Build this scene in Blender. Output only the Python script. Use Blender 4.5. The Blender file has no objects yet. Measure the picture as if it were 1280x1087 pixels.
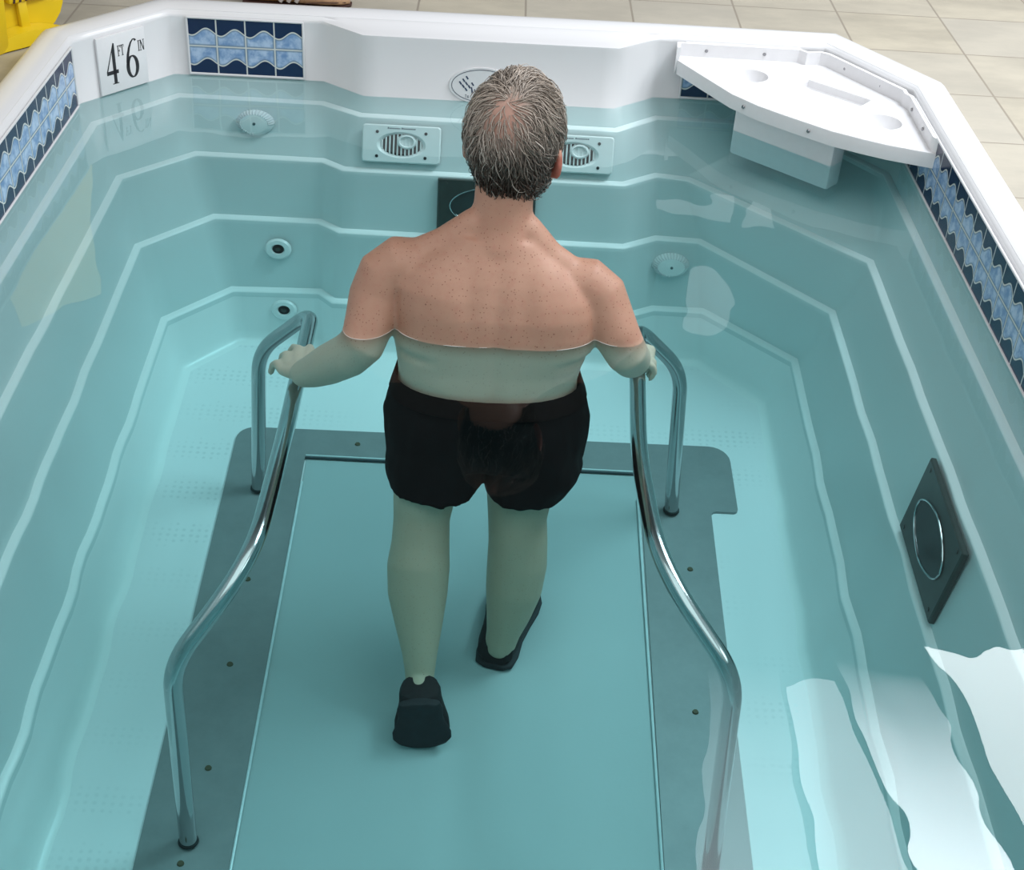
import bpy, bmesh, math, random
import numpy as np
from mathutils import Vector, Matrix, noise

random.seed(7)
scene = bpy.context.scene
COL = scene.collection
V = Vector

# ------------------------------------------------------------------ helpers
def tag(o, label=None, cat=None, group=None, kind=None):
    if label: o['label'] = label
    if cat: o['category'] = cat
    if group: o['group'] = group
    if kind: o['kind'] = kind
    return o

def empty(name, loc=(0, 0, 0)):
    o = bpy.data.objects.new(name, None)
    o.empty_display_size = .05
    COL.objects.link(o)
    o.location = loc
    return o

def link(name, me, mat, parent=None, smooth=True, angle=None):
    o = bpy.data.objects.new(name, me)
    COL.objects.link(o)
    if mat is not None:
        me.materials.clear()
        me.materials.append(mat)
    if parent is not None:
        o.parent = parent
        o.matrix_parent_inverse = Matrix.Translation(-parent.location)
    if smooth:
        me.polygons.foreach_set('use_smooth', [True] * len(me.polygons))
        if angle is not None:
            bm = bmesh.new(); bm.from_mesh(me)
            for e in bm.edges:
                if len(e.link_faces) == 2 and e.calc_face_angle(0) > math.radians(angle):
                    e.smooth = False
            bm.to_mesh(me); bm.free()
    return o

def mesh_from(verts, faces, name='m'):
    me = bpy.data.meshes.new(name)
    me.from_pydata([tuple(v) for v in verts], [], faces)
    me.validate(); me.update()
    return me

class MB:
    """collects pieces of one part into a single mesh"""
    def __init__(self): self.v = []; self.f = []
    def add(self, verts, faces):
        b = len(self.v)
        self.v += [tuple(p) for p in verts]
        self.f += [tuple(b + i for i in f) for f in faces]
        return self
    def box(self, c, s, M=None, bevel=0):
        bm = bmesh.new()
        bmesh.ops.create_cube(bm, size=1)
        bmesh.ops.scale(bm, vec=s, verts=bm.verts)
        if bevel:
            bmesh.ops.bevel(bm, geom=bm.edges[:], offset=bevel, segments=2, affect='EDGES', profile=.5)
        T = Matrix.Translation(c) @ (M.to_4x4() if M else Matrix())
        bm.transform(T)
        return self.bm(bm)
    def bm(self, bm):
        bm.verts.index_update()
        self.add([v.co for v in bm.verts], [[v.index for v in f.verts] for f in bm.faces])
        bm.free(); return self
    def ell(self, c, r, M=None, u=20, w=14):
        bm = bmesh.new()
        bmesh.ops.create_uvsphere(bm, u_segments=u, v_segments=w, radius=1)
        bmesh.ops.scale(bm, vec=r, verts=bm.verts)
        bm.transform(Matrix.Translation(c) @ (M.to_4x4() if M else Matrix()))
        return self.bm(bm)
    def tube(self, pts, rad, n=16, cap=True, dome=False, flat=None):
        pts = [V(p) for p in pts]
        if not hasattr(rad, '__len__'): rad = [rad] * len(pts)
        if dome:
            d0 = (pts[0] - pts[1]).normalized(); d1 = (pts[-1] - pts[-2]).normalized()
            a = [(pts[0] + d0 * rad[0] * s, rad[0] * c) for s, c in ((.95, .3), (.7, .71), (.38, .92))]
            b = [(pts[-1] + d1 * rad[-1] * s, rad[-1] * c) for s, c in ((.38, .92), (.7, .71), (.95, .3))]
            pts = [p for p, _ in a] + pts + [p for p, _ in b]
            rad = [r for _, r in a] + list(rad) + [r for _, r in b]
        vs, fs = [], []
        t = (pts[1] - pts[0]).normalized()
        nrm = t.orthogonal().normalized()
        for i, p in enumerate(pts):
            if i == 0: t2 = pts[1] - pts[0]
            elif i == len(pts) - 1: t2 = pts[-1] - pts[-2]
            else: t2 = (pts[i + 1] - pts[i]).normalized() + (pts[i] - pts[i - 1]).normalized()
            t2.normalize()
            nrm = (nrm - t2 * nrm.dot(t2)).normalized()
            bn = t2.cross(nrm)
            for k in range(n):
                a = 2 * math.pi * k / n
                vs.append(p + (nrm * math.cos(a) + bn * math.sin(a)) * rad[i])
        for i in range(len(pts) - 1):
            for k in range(n):
                k2 = (k + 1) % n
                fs.append((i * n + k, i * n + k2, (i + 1) * n + k2, (i + 1) * n + k))
        if cap:
            fs.append(tuple(range(n - 1, -1, -1)))
            fs.append(tuple((len(pts) - 1) * n + k for k in range(n)))
        return self.add(vs, fs)
    def loft(self, rings, cap=True, closed=True):
        n = len(rings[0]); vs = [p for r in rings for p in r]; fs = []
        for i in range(len(rings) - 1):
            for k in range(n if closed else n - 1):
                k2 = (k + 1) % n
                fs.append((i * n + k, i * n + k2, (i + 1) * n + k2, (i + 1) * n + k))
        if cap:
            fs.append(tuple(range(n - 1, -1, -1)))
            fs.append(tuple((len(rings) - 1) * n + k for k in range(n)))
        return self.add(vs, fs)
    def cyl(self, c, axis, r, h, n=20, r2=None):
        c = V(c); a = V(axis).normalized()
        return self.tube([c, c + a * h], [r, r if r2 is None else r2], n=n)
    def mesh(self, name='m', recalc=True):
        me = mesh_from(self.v, self.f, name)
        if recalc:
            bm = bmesh.new(); bm.from_mesh(me)
            bmesh.ops.recalc_face_normals(bm, faces=bm.faces[:])
            bm.to_mesh(me); bm.free()
        return me
    def build(self, name, mat, parent=None, smooth=True, angle=35):
        return link(name, self.mesh(name), mat, parent, smooth, angle)

def fillet(pts, radii, n=7):
    """polyline with rounded corners"""
    pts = [V(p) for p in pts]; out = [pts[0]]
    for i in range(1, len(pts) - 1):
        p, a, b = pts[i], pts[i - 1], pts[i + 1]
        r = radii[i - 1]
        d1, d2 = (a - p), (b - p)
        l = min(r, d1.length * .49, d2.length * .49)
        s, e = p + d1.normalized() * l, p + d2.normalized() * l
        for k in range(n + 1):
            t = k / n
            out.append(s * (1 - t) ** 2 + p * 2 * t * (1 - t) + e * t * t)
    out.append(pts[-1])
    return out

def fused(mb, voxel, smooth_it=6, name='fused'):
    """fuses overlapping closed pieces into one continuous skin"""
    me = mb.mesh(name)
    o = bpy.data.objects.new(name, me); COL.objects.link(o)
    m = o.modifiers.new('r', 'REMESH'); m.mode = 'VOXEL'; m.voxel_size = voxel
    s = o.modifiers.new('s', 'SMOOTH'); s.factor = .5; s.iterations = smooth_it
    dg = bpy.context.evaluated_depsgraph_get()
    out = bpy.data.meshes.new_from_object(o.evaluated_get(dg))
    bpy.data.objects.remove(o); bpy.data.meshes.remove(me)
    return out

# ------------------------------------------------------------------ material helpers
class NT:
    def __init__(self, name):
        self.m = bpy.data.materials.new(name); self.m.use_nodes = True
        self.t = self.m.node_tree; self.n = self.t.nodes; self.l = self.t.links
        self.n.clear()
        self.out = self.n.new('ShaderNodeOutputMaterial')
    def node(self, ty, **kw):
        nd = self.n.new(ty)
        for k, v in kw.items():
            if k in nd.inputs: self.set(nd.inputs[k], v)
            else: setattr(nd, k, v)
        return nd
    def set(self, sock, v):
        if isinstance(v, bpy.types.NodeSocket): self.l.new(v, sock)
        else: sock.default_value = v
    def math(self, op, a, b=None, clamp=False):
        nd = self.n.new('ShaderNodeMath'); nd.operation = op; nd.use_clamp = clamp
        self.set(nd.inputs[0], a)
        if b is not None: self.set(nd.inputs[1], b)
        return nd.outputs[0]
    def mix(self, f, a, b):
        nd = self.n.new('ShaderNodeMix'); nd.data_type = 'RGBA'
        self.set(nd.inputs[0], f)
        self.set(nd.inputs[6], a if isinstance(a, bpy.types.NodeSocket) else (*a, 1))
        self.set(nd.inputs[7], b if isinstance(b, bpy.types.NodeSocket) else (*b, 1))
        return nd.outputs[2]
    def step(self, x, lo, hi):
        nd = self.n.new('ShaderNodeMapRange'); nd.interpolation_type = 'SMOOTHSTEP'
        self.set(nd.inputs[0], x); nd.inputs[1].default_value = lo; nd.inputs[2].default_value = hi
        return nd.outputs[0]
    def noise(self, vec, scale, detail=3, rough=.5):
        nd = self.n.new('ShaderNodeTexNoise')
        self.l.new(vec, nd.inputs['Vector']); nd.inputs['Scale'].default_value = scale
        nd.inputs['Detail'].default_value = detail; nd.inputs['Roughness'].default_value = rough
        return nd.outputs[0]
    def pos(self):
        return self.n.new('ShaderNodeTexCoord').outputs['Object']
    def xyz(self, vec):
        nd = self.n.new('ShaderNodeSeparateXYZ'); self.l.new(vec, nd.inputs[0]); return nd.outputs
    def bump(self, h, strength=.2, dist=.01):
        nd = self.n.new('ShaderNodeBump'); self.l.new(h, nd.inputs['Height'])
        nd.inputs['Strength'].default_value = strength; nd.inputs['Distance'].default_value = dist
        return nd.outputs[0]
    def bsdf(self, color, rough=.4, metal=0, normal=None, spec=None, **kw):
        p = self.n.new('ShaderNodeBsdfPrincipled')
        self.set(p.inputs['Base Color'], color if isinstance(color, bpy.types.NodeSocket) else (*color, 1))
        self.set(p.inputs['Roughness'], rough); self.set(p.inputs['Metallic'], metal)
        if normal is not None: self.l.new(normal, p.inputs['Normal'])
        if spec is not None: p.inputs['Specular IOR Level'].default_value = spec
        for k, v in kw.items(): self.set(p.inputs[k], v)
        self.l.new(p.outputs[0], self.out.inputs['Surface'])
        return self.m

def srgb(r, g, b):
    f = lambda c: (c / 255 / 12.92) if c <= 10 else ((c / 255 + .055) / 1.055) ** 2.4
    return (f(r), f(g), f(b))

def simple(name, col, rough=.4, metal=0, nscale=40, namt=.12, bump=0):
    t = NT(name); p = t.pos(); n = t.noise(p, nscale)
    c = t.mix(n, tuple(x * (1 - namt) for x in col), tuple(min(1, x * (1 + namt)) for x in col))
    return t.bsdf(c, rough, metal, t.bump(n, bump, .004) if bump else None)

# ---- acrylic shell of the pool
t = NT('white_acrylic'); p = t.pos()
n1 = t.noise(p, 3, 2); n2 = t.noise(p, 90, 2)
M_ACR = t.bsdf(t.mix(n1, (.64, .645, .66), (.68, .68, .695)), .28, 0, t.bump(n2, .03, .002))
M_LEDGE = simple('lit_ledge_acrylic', (.86, .87, .87), .3, 0, 20, .02)  # same shell, lighter colour paints the light caught by the ledge tops
t = NT('shaded_wall_acrylic'); p = t.pos()
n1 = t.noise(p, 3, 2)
M_WALL = t.bsdf(t.mix(n1, (.65, .71, .715), (.69, .745, .75)), .3)  # same shell, tinted darker than the ledges to paint the walls' shade
# anti-slip dimples on the pool floor
t = NT('dimpled_acrylic'); p = t.pos()
vo = t.node('ShaderNodeTexVoronoi'); t.l.new(p, vo.inputs['Vector']); vo.inputs['Scale'].default_value = 55; vo.inputs['Randomness'].default_value = .15
dots = t.step(vo.outputs['Distance'], .18, .34)
z = t.xyz(p)
patch = t.math('MULTIPLY', t.step(t.noise(p, 2.2, 1), .35, .6), t.step(t.math('ABSOLUTE', t.math('ADD', z[0], .03)), .82, .7))
dd = t.math('SUBTRACT', 1.0, t.math('MULTIPLY', t.math('SUBTRACT', 1.0, dots), t.math('MULTIPLY', patch, .2)))
M_DIMPLE = t.bsdf(t.mix(dd, (.30, .36, .38), (.80, .81, .82)), .35)
M_WHITE = simple('white_plastic', (.71, .71, .725), .35, 0, 60, .03)
M_WHITE2 = simple('white_moulded_plastic', (.80, .82, .82), .3, 0, 60, .03)
M_INK = simple('black_ink', (.018, .018, .022), .5)
M_NAVYINK = simple('navy_ink', (.03, .05, .10), .5)
M_GREYINK = simple('grey_ink', (.10, .12, .15), .5)
M_CHROME = simple('polished_steel', (.52, .53, .54), .14, 1, 30, .05)
M_SCREW = simple('steel_screw', (.30, .30, .31), .28, 1)
M_RUST = simple('stained_screw', (.10, .085, .05), .6, .3)
M_DARKHOLE = simple('dark_opening', (.012, .018, .02), .6)
M_DARKSTEEL = simple('dark_steel', (.052, .066, .062), .32, .35, 25, .3)
M_PORT = simple('dark_glass_port', (.028, .045, .048), .12, 0, 12, .3)
# brushed plate of the treadmill surround
t = NT('satin_steel_plate'); p = t.pos()
n1 = t.noise(p, 9, 4, .7); n2 = t.noise(p, 160, 2)
c = t.mix(n1, (.18, .195, .20), (.30, .315, .32)); c = t.mix(t.math('MULTIPLY', n2, .3), c, (.30, .31, .31))
M_PLATE = t.bsdf(c, .42, .15)
t = NT('treadmill_belt'); p = t.pos()
n1 = t.noise(p, 130, 2); n2 = t.noise(p, 2.5, 3)
c = t.mix(n2, (.36, .43, .44), (.42, .485, .49))
M_BELT = t.bsdf(c, .6, 0, t.bump(n1, .08, .002))
# deck tiles
t = NT('stone_deck_tile'); p = t.pos(); z = t.xyz(p)
PT = .3085
u = t.math('DIVIDE', t.math('ADD', z[0], 9.19), PT); w = t.math('DIVIDE', t.math('ADD', z[1], 5.372), PT)
fu = t.math('FRACT', u); fw = t.math('FRACT', w)
eu = t.math('MINIMUM', fu, t.math('SUBTRACT', 1.0, fu)); ew = t.math('MINIMUM', fw, t.math('SUBTRACT', 1.0, fw))
g = t.step(t.math('MINIMUM', eu, ew), .006, .013)
wn = t.node('ShaderNodeTexWhiteNoise', noise_dimensions='2D')
cv = t.node('ShaderNodeCombineXYZ'); t.l.new(t.math('FLOOR', u), cv.inputs[0]); t.l.new(t.math('FLOOR', w), cv.inputs[1]); t.l.new(cv.outputs[0], wn.inputs['Vector'])
mp = t.node('ShaderNodeMapping'); t.l.new(p, mp.inputs[0]); mp.inputs['Scale'].default_value = (1, 2.2, 1)
n1 = t.noise(mp.outputs[0], 3.2, 6, .65); n2 = t.noise(mp.outputs[0], 14, 5, .7)
c = t.mix(t.step(n1, .3, .7), srgb(160, 153, 138), srgb(186, 178, 160))
c = t.mix(t.math('MULTIPLY', n2, .35), c, srgb(150, 145, 134))
c = t.mix(t.math('MULTIPLY', wn.outputs[0], .45), c, srgb(172, 168, 160))
c = t.mix(g, srgb(142, 134, 122), c)
M_DECK = t.bsdf(c, .5, 0, t.bump(g, .25, .002))
# patterned tile band, UV in tile units (u along the band, v 0..2 upwards)
t = NT('wave_pattern_tile'); uvn = t.n.new('ShaderNodeTexCoord'); z = t.xyz(uvn.outputs['UV']); p = t.pos()
fu = t.math('FRACT', z[0]); wave = t.math('MULTIPLY', t.math('SINE', t.math('MULTIPLY', t.math('SUBTRACT', z[0], .4), 2 * math.pi)), .13)
b1 = t.math('ADD', wave, 1.50); b0 = t.math('ADD', wave, .44)
du = t.math('MINIMUM', fu, t.math('SUBTRACT', 1.0, fu))
dline = t.math('MINIMUM', t.math('ABSOLUTE', t.math('SUBTRACT', z[1], b1)), t.math('ABSOLUTE', t.math('SUBTRACT', z[1], b0)))
dmid = t.math('ABSOLUTE', t.math('SUBTRACT', z[1], 1.0))
dall = t.math('MINIMUM', t.math('MINIMUM', du, dmid), dline)
inside = t.math('MULTIPLY', t.math('LESS_THAN', z[1], b1), t.math('GREATER_THAN', z[1], b0))
n1 = t.noise(p, 38, 4, .6); n2 = t.noise(p, 9, 2)
lb = t.mix(t.step(n1, .32, .68), srgb(112, 146, 190), srgb(178, 200, 226))
nv = t.mix(n2, srgb(16, 30, 62), srgb(24, 44, 84))
edge = t.step(dall, .02, .10)
lb = t.mix(t.math('SUBTRACT', 1.0, edge), lb, srgb(105, 128, 150))
c = t.mix(inside, nv, lb)
c = t.mix(t.step(dall, .018, .03), srgb(205, 208, 205), c)
M_TILE = t.bsdf(c, .18)
# skin with freckles
t = NT('freckled_skin'); p = t.pos(); z = t.xyz(p)
n1 = t.noise(p, 5, 4, .6); n2 = t.noise(p, 60, 4, .7); n3 = t.noise(p, 400, 2)
c = t.mix(t.step(n1, .3, .7), (.385, .205, .138), (.455, .258, .18))
c = t.mix(t.math('MULTIPLY', t.step(n2, .45, .75), .45), c, (.40, .175, .125))
c = t.mix(t.math('MULTIPLY', n3, .12), c, (.32, .16, .11))
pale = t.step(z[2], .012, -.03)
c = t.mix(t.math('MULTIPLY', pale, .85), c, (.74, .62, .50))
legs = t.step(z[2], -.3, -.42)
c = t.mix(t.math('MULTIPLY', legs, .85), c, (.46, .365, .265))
def freckles(scale, lo, hi, gate, col, c, amt):
    vo = t.node('ShaderNodeTexVoronoi'); t.l.new(p, vo.inputs['Vector']); vo.inputs['Scale'].default_value = scale
    dot = t.step(vo.outputs['Distance'], hi, lo)
    rnd = t.node('ShaderNodeSeparateColor'); t.l.new(vo.outputs['Color'], rnd.inputs[0])
    gt = t.math('GREATER_THAN', rnd.outputs[0], gate)
    return t.mix(t.math('MULTIPLY', t.math('MULTIPLY', dot, gt), amt), c, col)
dry = t.math('ADD', .25, t.math('MULTIPLY', t.step(z[2], -.03, .02), .75))
c = freckles(150, .10, .26, .35, (.24, .10, .06), c, t.math('MULTIPLY', dry, .9))
c = freckles(60, .05, .13, .74, (.17, .065, .045), c, t.math('MULTIPLY', dry, .9))
dst = t.node('ShaderNodeVectorMath', operation='DISTANCE'); t.l.new(p, dst.inputs[0]); dst.inputs[1].default_value = (.123, 2.520, .310)
c = t.mix(t.math('MULTIPLY', t.step(dst.outputs['Value'], .045, .03), .8), c, (.36, .085, .06))
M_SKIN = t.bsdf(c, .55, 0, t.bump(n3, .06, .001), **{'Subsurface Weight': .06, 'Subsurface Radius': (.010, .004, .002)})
# hair, colour from the mesh
t = NT('grey_brown_hair'); at = t.n.new('ShaderNodeAttribute'); at.attribute_name = 'col'
M_HAIR = t.bsdf(at.outputs['Color'], .42)
t = NT('black_swim_cloth'); p = t.pos(); n1 = t.noise(p, 14, 4); n2 = t.noise(p, 240, 2)
M_CLOTH = t.bsdf(t.mix(n1, (.003, .003, .004), (.012, .010, .011)), .8, 0, t.bump(n2, .1, .001), spec=.12)
t = NT('dark_brown_waistband'); p = t.pos(); n1 = t.noise(p, 60, 3)
M_BAND = t.bsdf(t.mix(n1, (.008, .005, .005), (.016, .010, .010)), .85, spec=.1)
M_SHOE = simple('black_mesh_fabric', (.010, .007, .009), .8, 0, 120, .4, .2)
M_SOLE = simple('dark_rubber_sole', (.013, .014, .018), .7, 0, 60, .4, .2)
M_YEL = simple('yellow_plastic', (.74, .53, .012), .38, 0, 12, .08)
M_LEATHER = simple('brown_leather', (.26, .145, .055), .55, 0, 30, .35, .2)
M_LEATHER2 = simple('tan_leather', (.42, .26, .15), .6, 0, 40, .25, .2)
M_STITCH = simple('dark_thread', (.05, .02, .015), .8)
M_STRAP = simple('grey_strap', (.36, .33, .31), .6)

# pool water: clear, slightly absorbing, mirror-like at the surface
t = NT('clear_pool_water'); p = t.pos()
mp = t.node('ShaderNodeMapping'); t.l.new(p, mp.inputs[0]); mp.inputs['Scale'].default_value = (1, .6, 1)
n1 = t.noise(mp.outputs[0], 2.4, 1, .4); n2 = t.noise(mp.outputs[0], 9, 1, .4)
h = t.math('ADD', n1, t.math('MULTIPLY', n2, .08))
nb = t.bump(h, 1.0, .013)
fr = t.node('ShaderNodeFresnel', IOR=1.333); t.l.new(nb, fr.inputs['Normal'])
tr = t.node('ShaderNodeBsdfTransparent', Color=(.85, .93, .935, 1))
gl = t.node('ShaderNodeBsdfAnisotropic', Color=(1, 1, 1, 1), Roughness=0.0); t.l.new(nb, gl.inputs['Normal'])
mx = t.n.new('ShaderNodeMixShader'); t.l.new(fr.outputs[0], mx.inputs[0]); t.l.new(tr.outputs[0], mx.inputs[1]); t.l.new(gl.outputs[0], mx.inputs[2])
t.l.new(mx.outputs[0], t.out.inputs['Surface'])
va = t.node('ShaderNodeVolumeAbsorption', Color=(.24, .885, .905, 1), Density=.40)
t.l.new(va.outputs[0], t.out.inputs['Volume'])
M_WATER = t.m

# ------------------------------------------------------------------ pool geometry (water surface at z = 0)
def sunk(d, y):
    """height of a ledge or floor d below the water; refraction is built into the shape, so it deepens towards the near end"""
    y = max(y, .9)
    return -d * (.40 + .075 * d + (.105 - .008 * d) * (3.6 - y))

POOL = {
    0: [(-1.063, .85), (-1.063, 3.43), (-.872, 3.665), (-.473, 3.672), (-.357, 3.585), (.308, 3.595), (.421, 3.69), (.86, 3.69), (1.037, 3.42), (1.037, .85), (.80, .5), (-.80, .5)],
    1: [(-1.029, .87), (-1.029, 3.41), (-.855, 3.622), (-.47, 3.622), (-.362, 3.558), (.316, 3.552), (.43, 3.65), (.80, 3.645), (1.003, 3.37), (1.010, .87), (.79, .54), (-.79, .54)],
    2: [(-.979, .88), (-.967, 3.365), (-.80, 3.524), (-.46, 3.524), (-.40, 3.482), (.345, 3.483), (.435, 3.545), (.523, 3.532), (.943, 3.14), (.957, .88), (.77, .6), (-.77, .6)],
    3: [(-.926, .89), (-.925, 3.315), (-.755, 3.485), (-.468, 3.488), (-.408, 3.445), (.359, 3.443), (.45, 3.497), (.57, 3.492), (.886, 3.178), (.908, .89), (.74, .66), (-.74, .66)],
    4: [(-.872, .90), (-.866, 3.28), (-.709, 3.435), (-.468, 3.446), (-.425, 3.405), (.375, 3.405), (.46, 3.45), (.60, 3.45), (.831, 3.245), (.841, .90), (.70, .72), (-.70, .72)],
    5: [(-.814, .91), (-.815, 3.27), (-.69, 3.40), (-.468, 3.41), (-.43, 3.37), (.38, 3.37), (.46, 3.41), (.60, 3.41), (.766, 3.245), (.773, .91), (.66, .78), (-.66, .78)],
}
RIM = [POOL[0][i] for i in range(12)]
RIM[4] = (-.357, 3.676); RIM[5] = (.308, 3.688)
DEPTH = {1: .10, 2: .37, 3: .70, 4: 1.05, 5: 1.30}
SEG = [44, 6, 10, 4, 16, 4, 10, 8, 44, 6, 20, 6]

def offset(poly, d):
    n = len(poly); out = []
    A = sum(poly[i][0] * poly[(i + 1) % n][1] - poly[(i + 1) % n][0] * poly[i][1] for i in range(n))
    s = 1 if A < 0 else -1
    for i in range(n):
        a, b, c = V(poly[i - 1]), V(poly[i]), V(poly[(i + 1) % n])
        d1, d2 = (b - a).normalized(), (c - b).normalized()
        n1, n2 = V((-d1.y, d1.x)) * s, V((-d2.y, d2.x)) * s
        m = (n1 + n2); m = m / max(.5, m.length_squared / 2) if m.length > 1e-6 else n1
        out.append(tuple(b + m * d))
    return out

def ring(poly, zf, wob=0):
    r = []
    n = len(poly)
    for i in range(n):
        a, b = V(poly[i]), V(poly[(i + 1) % n])
        for k in range(SEG[i]):
            q = a.lerp(b, k / SEG[i]); x, y = q
            if wob and y < 3.2:
                f = min(1, (3.2 - y) / .6)
                x += wob * f * (math.sin(y * 19 + wob * 900) + .6 * math.sin(y * 33 + 1.3))
            r.append(V((x, y, zf(y))))
    return r

pool = empty('exercise_pool', (0, 2.1, -.9))
tag(pool, 'white moulded exercise pool with terraced ledges all round the man', 'pool', kind='structure')
rings = []
inner_top = offset(RIM, .012)
rings.append(ring(inner_top, lambda y: .1735))
for k_, z_ in ((.82, .1735), (.74, .1675), (.12, .1670)):       # step up from the block to the coping
    rings.append(ring([tuple(V(a).lerp(V(b), k_)) for a, b in zip(offset(POOL[0], .004), inner_top)], lambda y: z_))
rings.append(ring(offset(POOL[0], .001), lambda y: .164))
rings.append(ring(POOL[0], lambda y: .156))
rings.append(ring(POOL[0], lambda y: .0))
for k in (1, 2, 3, 4):
    d = DEPTH[k]; w = .004 * d / 1.3 * (1 if k > 1 else .4)
    for off, dz in ((.0098, -.013), (.0085, -.003), (-.0072, .0015), (-.0098, .008), (-.0108, .03)):
        rings.append(ring(offset(POOL[k], off), lambda y: sunk(d + dz, y), w))
d = 1.3
for off, dz in ((.016, -.05), (.011, -.018), (.0, -.004), (-.012, 0)):
    rings.append(ring(offset(POOL[5], off), lambda y: sunk(d + dz, y), .004))
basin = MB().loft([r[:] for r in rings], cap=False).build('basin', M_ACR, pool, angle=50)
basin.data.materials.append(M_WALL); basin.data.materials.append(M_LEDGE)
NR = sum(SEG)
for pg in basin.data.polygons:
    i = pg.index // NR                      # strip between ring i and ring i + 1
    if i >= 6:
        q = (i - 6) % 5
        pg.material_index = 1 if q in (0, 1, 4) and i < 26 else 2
bm = bmesh.new()
vs = [bm.verts.new(q) for q in rings[-1]]
es = [bm.edges.new((vs[i], vs[(i + 1) % len(vs)])) for i in range(len(vs))]
bmesh.ops.triangle_fill(bm, edges=es, use_beauty=True)
# regular cuts across the length keep the sloping floor smooth
for yy in np.arange(.95, 3.4, .12):
    bmesh.ops.bisect_plane(bm, geom=bm.verts[:] + bm.edges[:] + bm.faces[:], plane_co=(0, yy, 0), plane_no=(0, 1, 0))
for v in bm.verts: v.co.z = sunk(1.3, v.co.y)
MB().bm(bm).build('pool_floor', M_DIMPLE, pool)
# rounded coping
prof = [(0, .150), (0, .160), (.003, .168), (.012, .1745), (.030, .181), (.052, .184), (.070, .180), (.083, .170), (.089, .155), (.090, .135), (.090, .088)]
rr = [ring(offset(RIM, o + .001), (lambda zz: (lambda y: zz))(z_)) for o, z_ in prof]
MB().loft(rr, cap=False).build('rim', M_ACR, pool, angle=60)

# tile bands, each one part of the pool
def tile_band(a, b, n, z0=.006, z1=.1584, u0=0.0):
    a, b = V((*a, 0)), V((*b, 0)); d = (b - a).normalized(); nrm = V((-d.y, d.x, 0))
    c = V((0, 2, 0)) - a
    if nrm.dot(c) < 0: nrm = -nrm
    th = .0035
    A = [a + nrm * th + V((0, 0, z0)), b + nrm * th + V((0, 0, z0)), b + nrm * th + V((0, 0, z1)), a + nrm * th + V((0, 0, z1))]
    B = [q - nrm * (th + .001) for q in A]
    me = mesh_from(A + B, [(0, 1, 2, 3), (0, 4, 5, 1), (1, 5, 6, 2), (2, 6, 7, 3), (3, 7, 4, 0)])
    uv = me.uv_layers.new(name='UVMap')
    co = {0: (u0, 0), 1: (u0 + n, 0), 2: (u0 + n, 2), 3: (u0, 2), 4: (u0, 0), 5: (u0 + n, 0), 6: (u0 + n, 2), 7: (u0, 2)}
    for lp in me.loops: uv.data[lp.index].uv = co[lp.vertex_index]
    o = link('tile_band', me, M_TILE, pool, smooth=False)
    # raised bead around the band
    bead = MB()
    F = [q + nrm * .0005 for q in A]
    for i in range(4):
        bead.tube([F[i], F[(i + 1) % 4]], .0032, n=8)
    bead.build('band_edging', M_ACR, o)
    return o
tp = .0762
tile_band((-1.063, 3.398 - 30 * tp), (-1.063, 3.398), 30)
tile_band((-.829, 3.6666), (-.829 + 4 * tp, 3.6715), 4)
tile_band((.490, 3.690), (.490 + 4 * tp, 3.690), 4)
tile_band((1.037, 3.372), (1.037, 3.372 - 30 * tp), 30)

# ------------------------------------------------------------------ deck around the pool
outer = [V((*q, .1)) for q in offset(RIM, .089)]
bm = bmesh.new()
def loop(pts):
    vs = [bm.verts.new(q) for q in pts]
    return [bm.edges.new((vs[i], vs[(i + 1) % len(vs)])) for i in range(len(vs))]
es = loop(outer) + loop([V(q) for q in ((-5, -2.5, .1), (5, -2.5, .1), (5, 7.5, .1), (-5, 7.5, .1))])
bmesh.ops.triangle_fill(bm, edges=es, use_beauty=True)
bmesh.ops.recalc_face_normals(bm, faces=bm.faces[:])
if sum(f.normal.z for f in bm.faces) < 0: bmesh.ops.reverse_faces(bm, faces=bm.faces[:])
tag(MB().bm(bm).build('floor', M_DECK, None, smooth=False), 'beige stone tiled deck surrounding the pool', 'floor', kind='structure')

# ------------------------------------------------------------------ water
wr = offset(POOL[0], .004)
bm = bmesh.new()
top = [bm.verts.new((x, y, 0)) for x, y in wr]; bot = [bm.verts.new((x, y, -1.15)) for x, y in wr]
bm.faces.new(top); bm.faces.new(bot[::-1])
for i in range(12): bm.faces.new((top[i - 1], top[i], bot[i], bot[i - 1]))
bmesh.ops.recalc_face_normals(bm, faces=bm.faces[:])
tag(MB().bm(bm).build('pool_water', M_WATER, None, smooth=False), 'clear still teal water filling the white pool', 'water', kind='structure')

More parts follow.
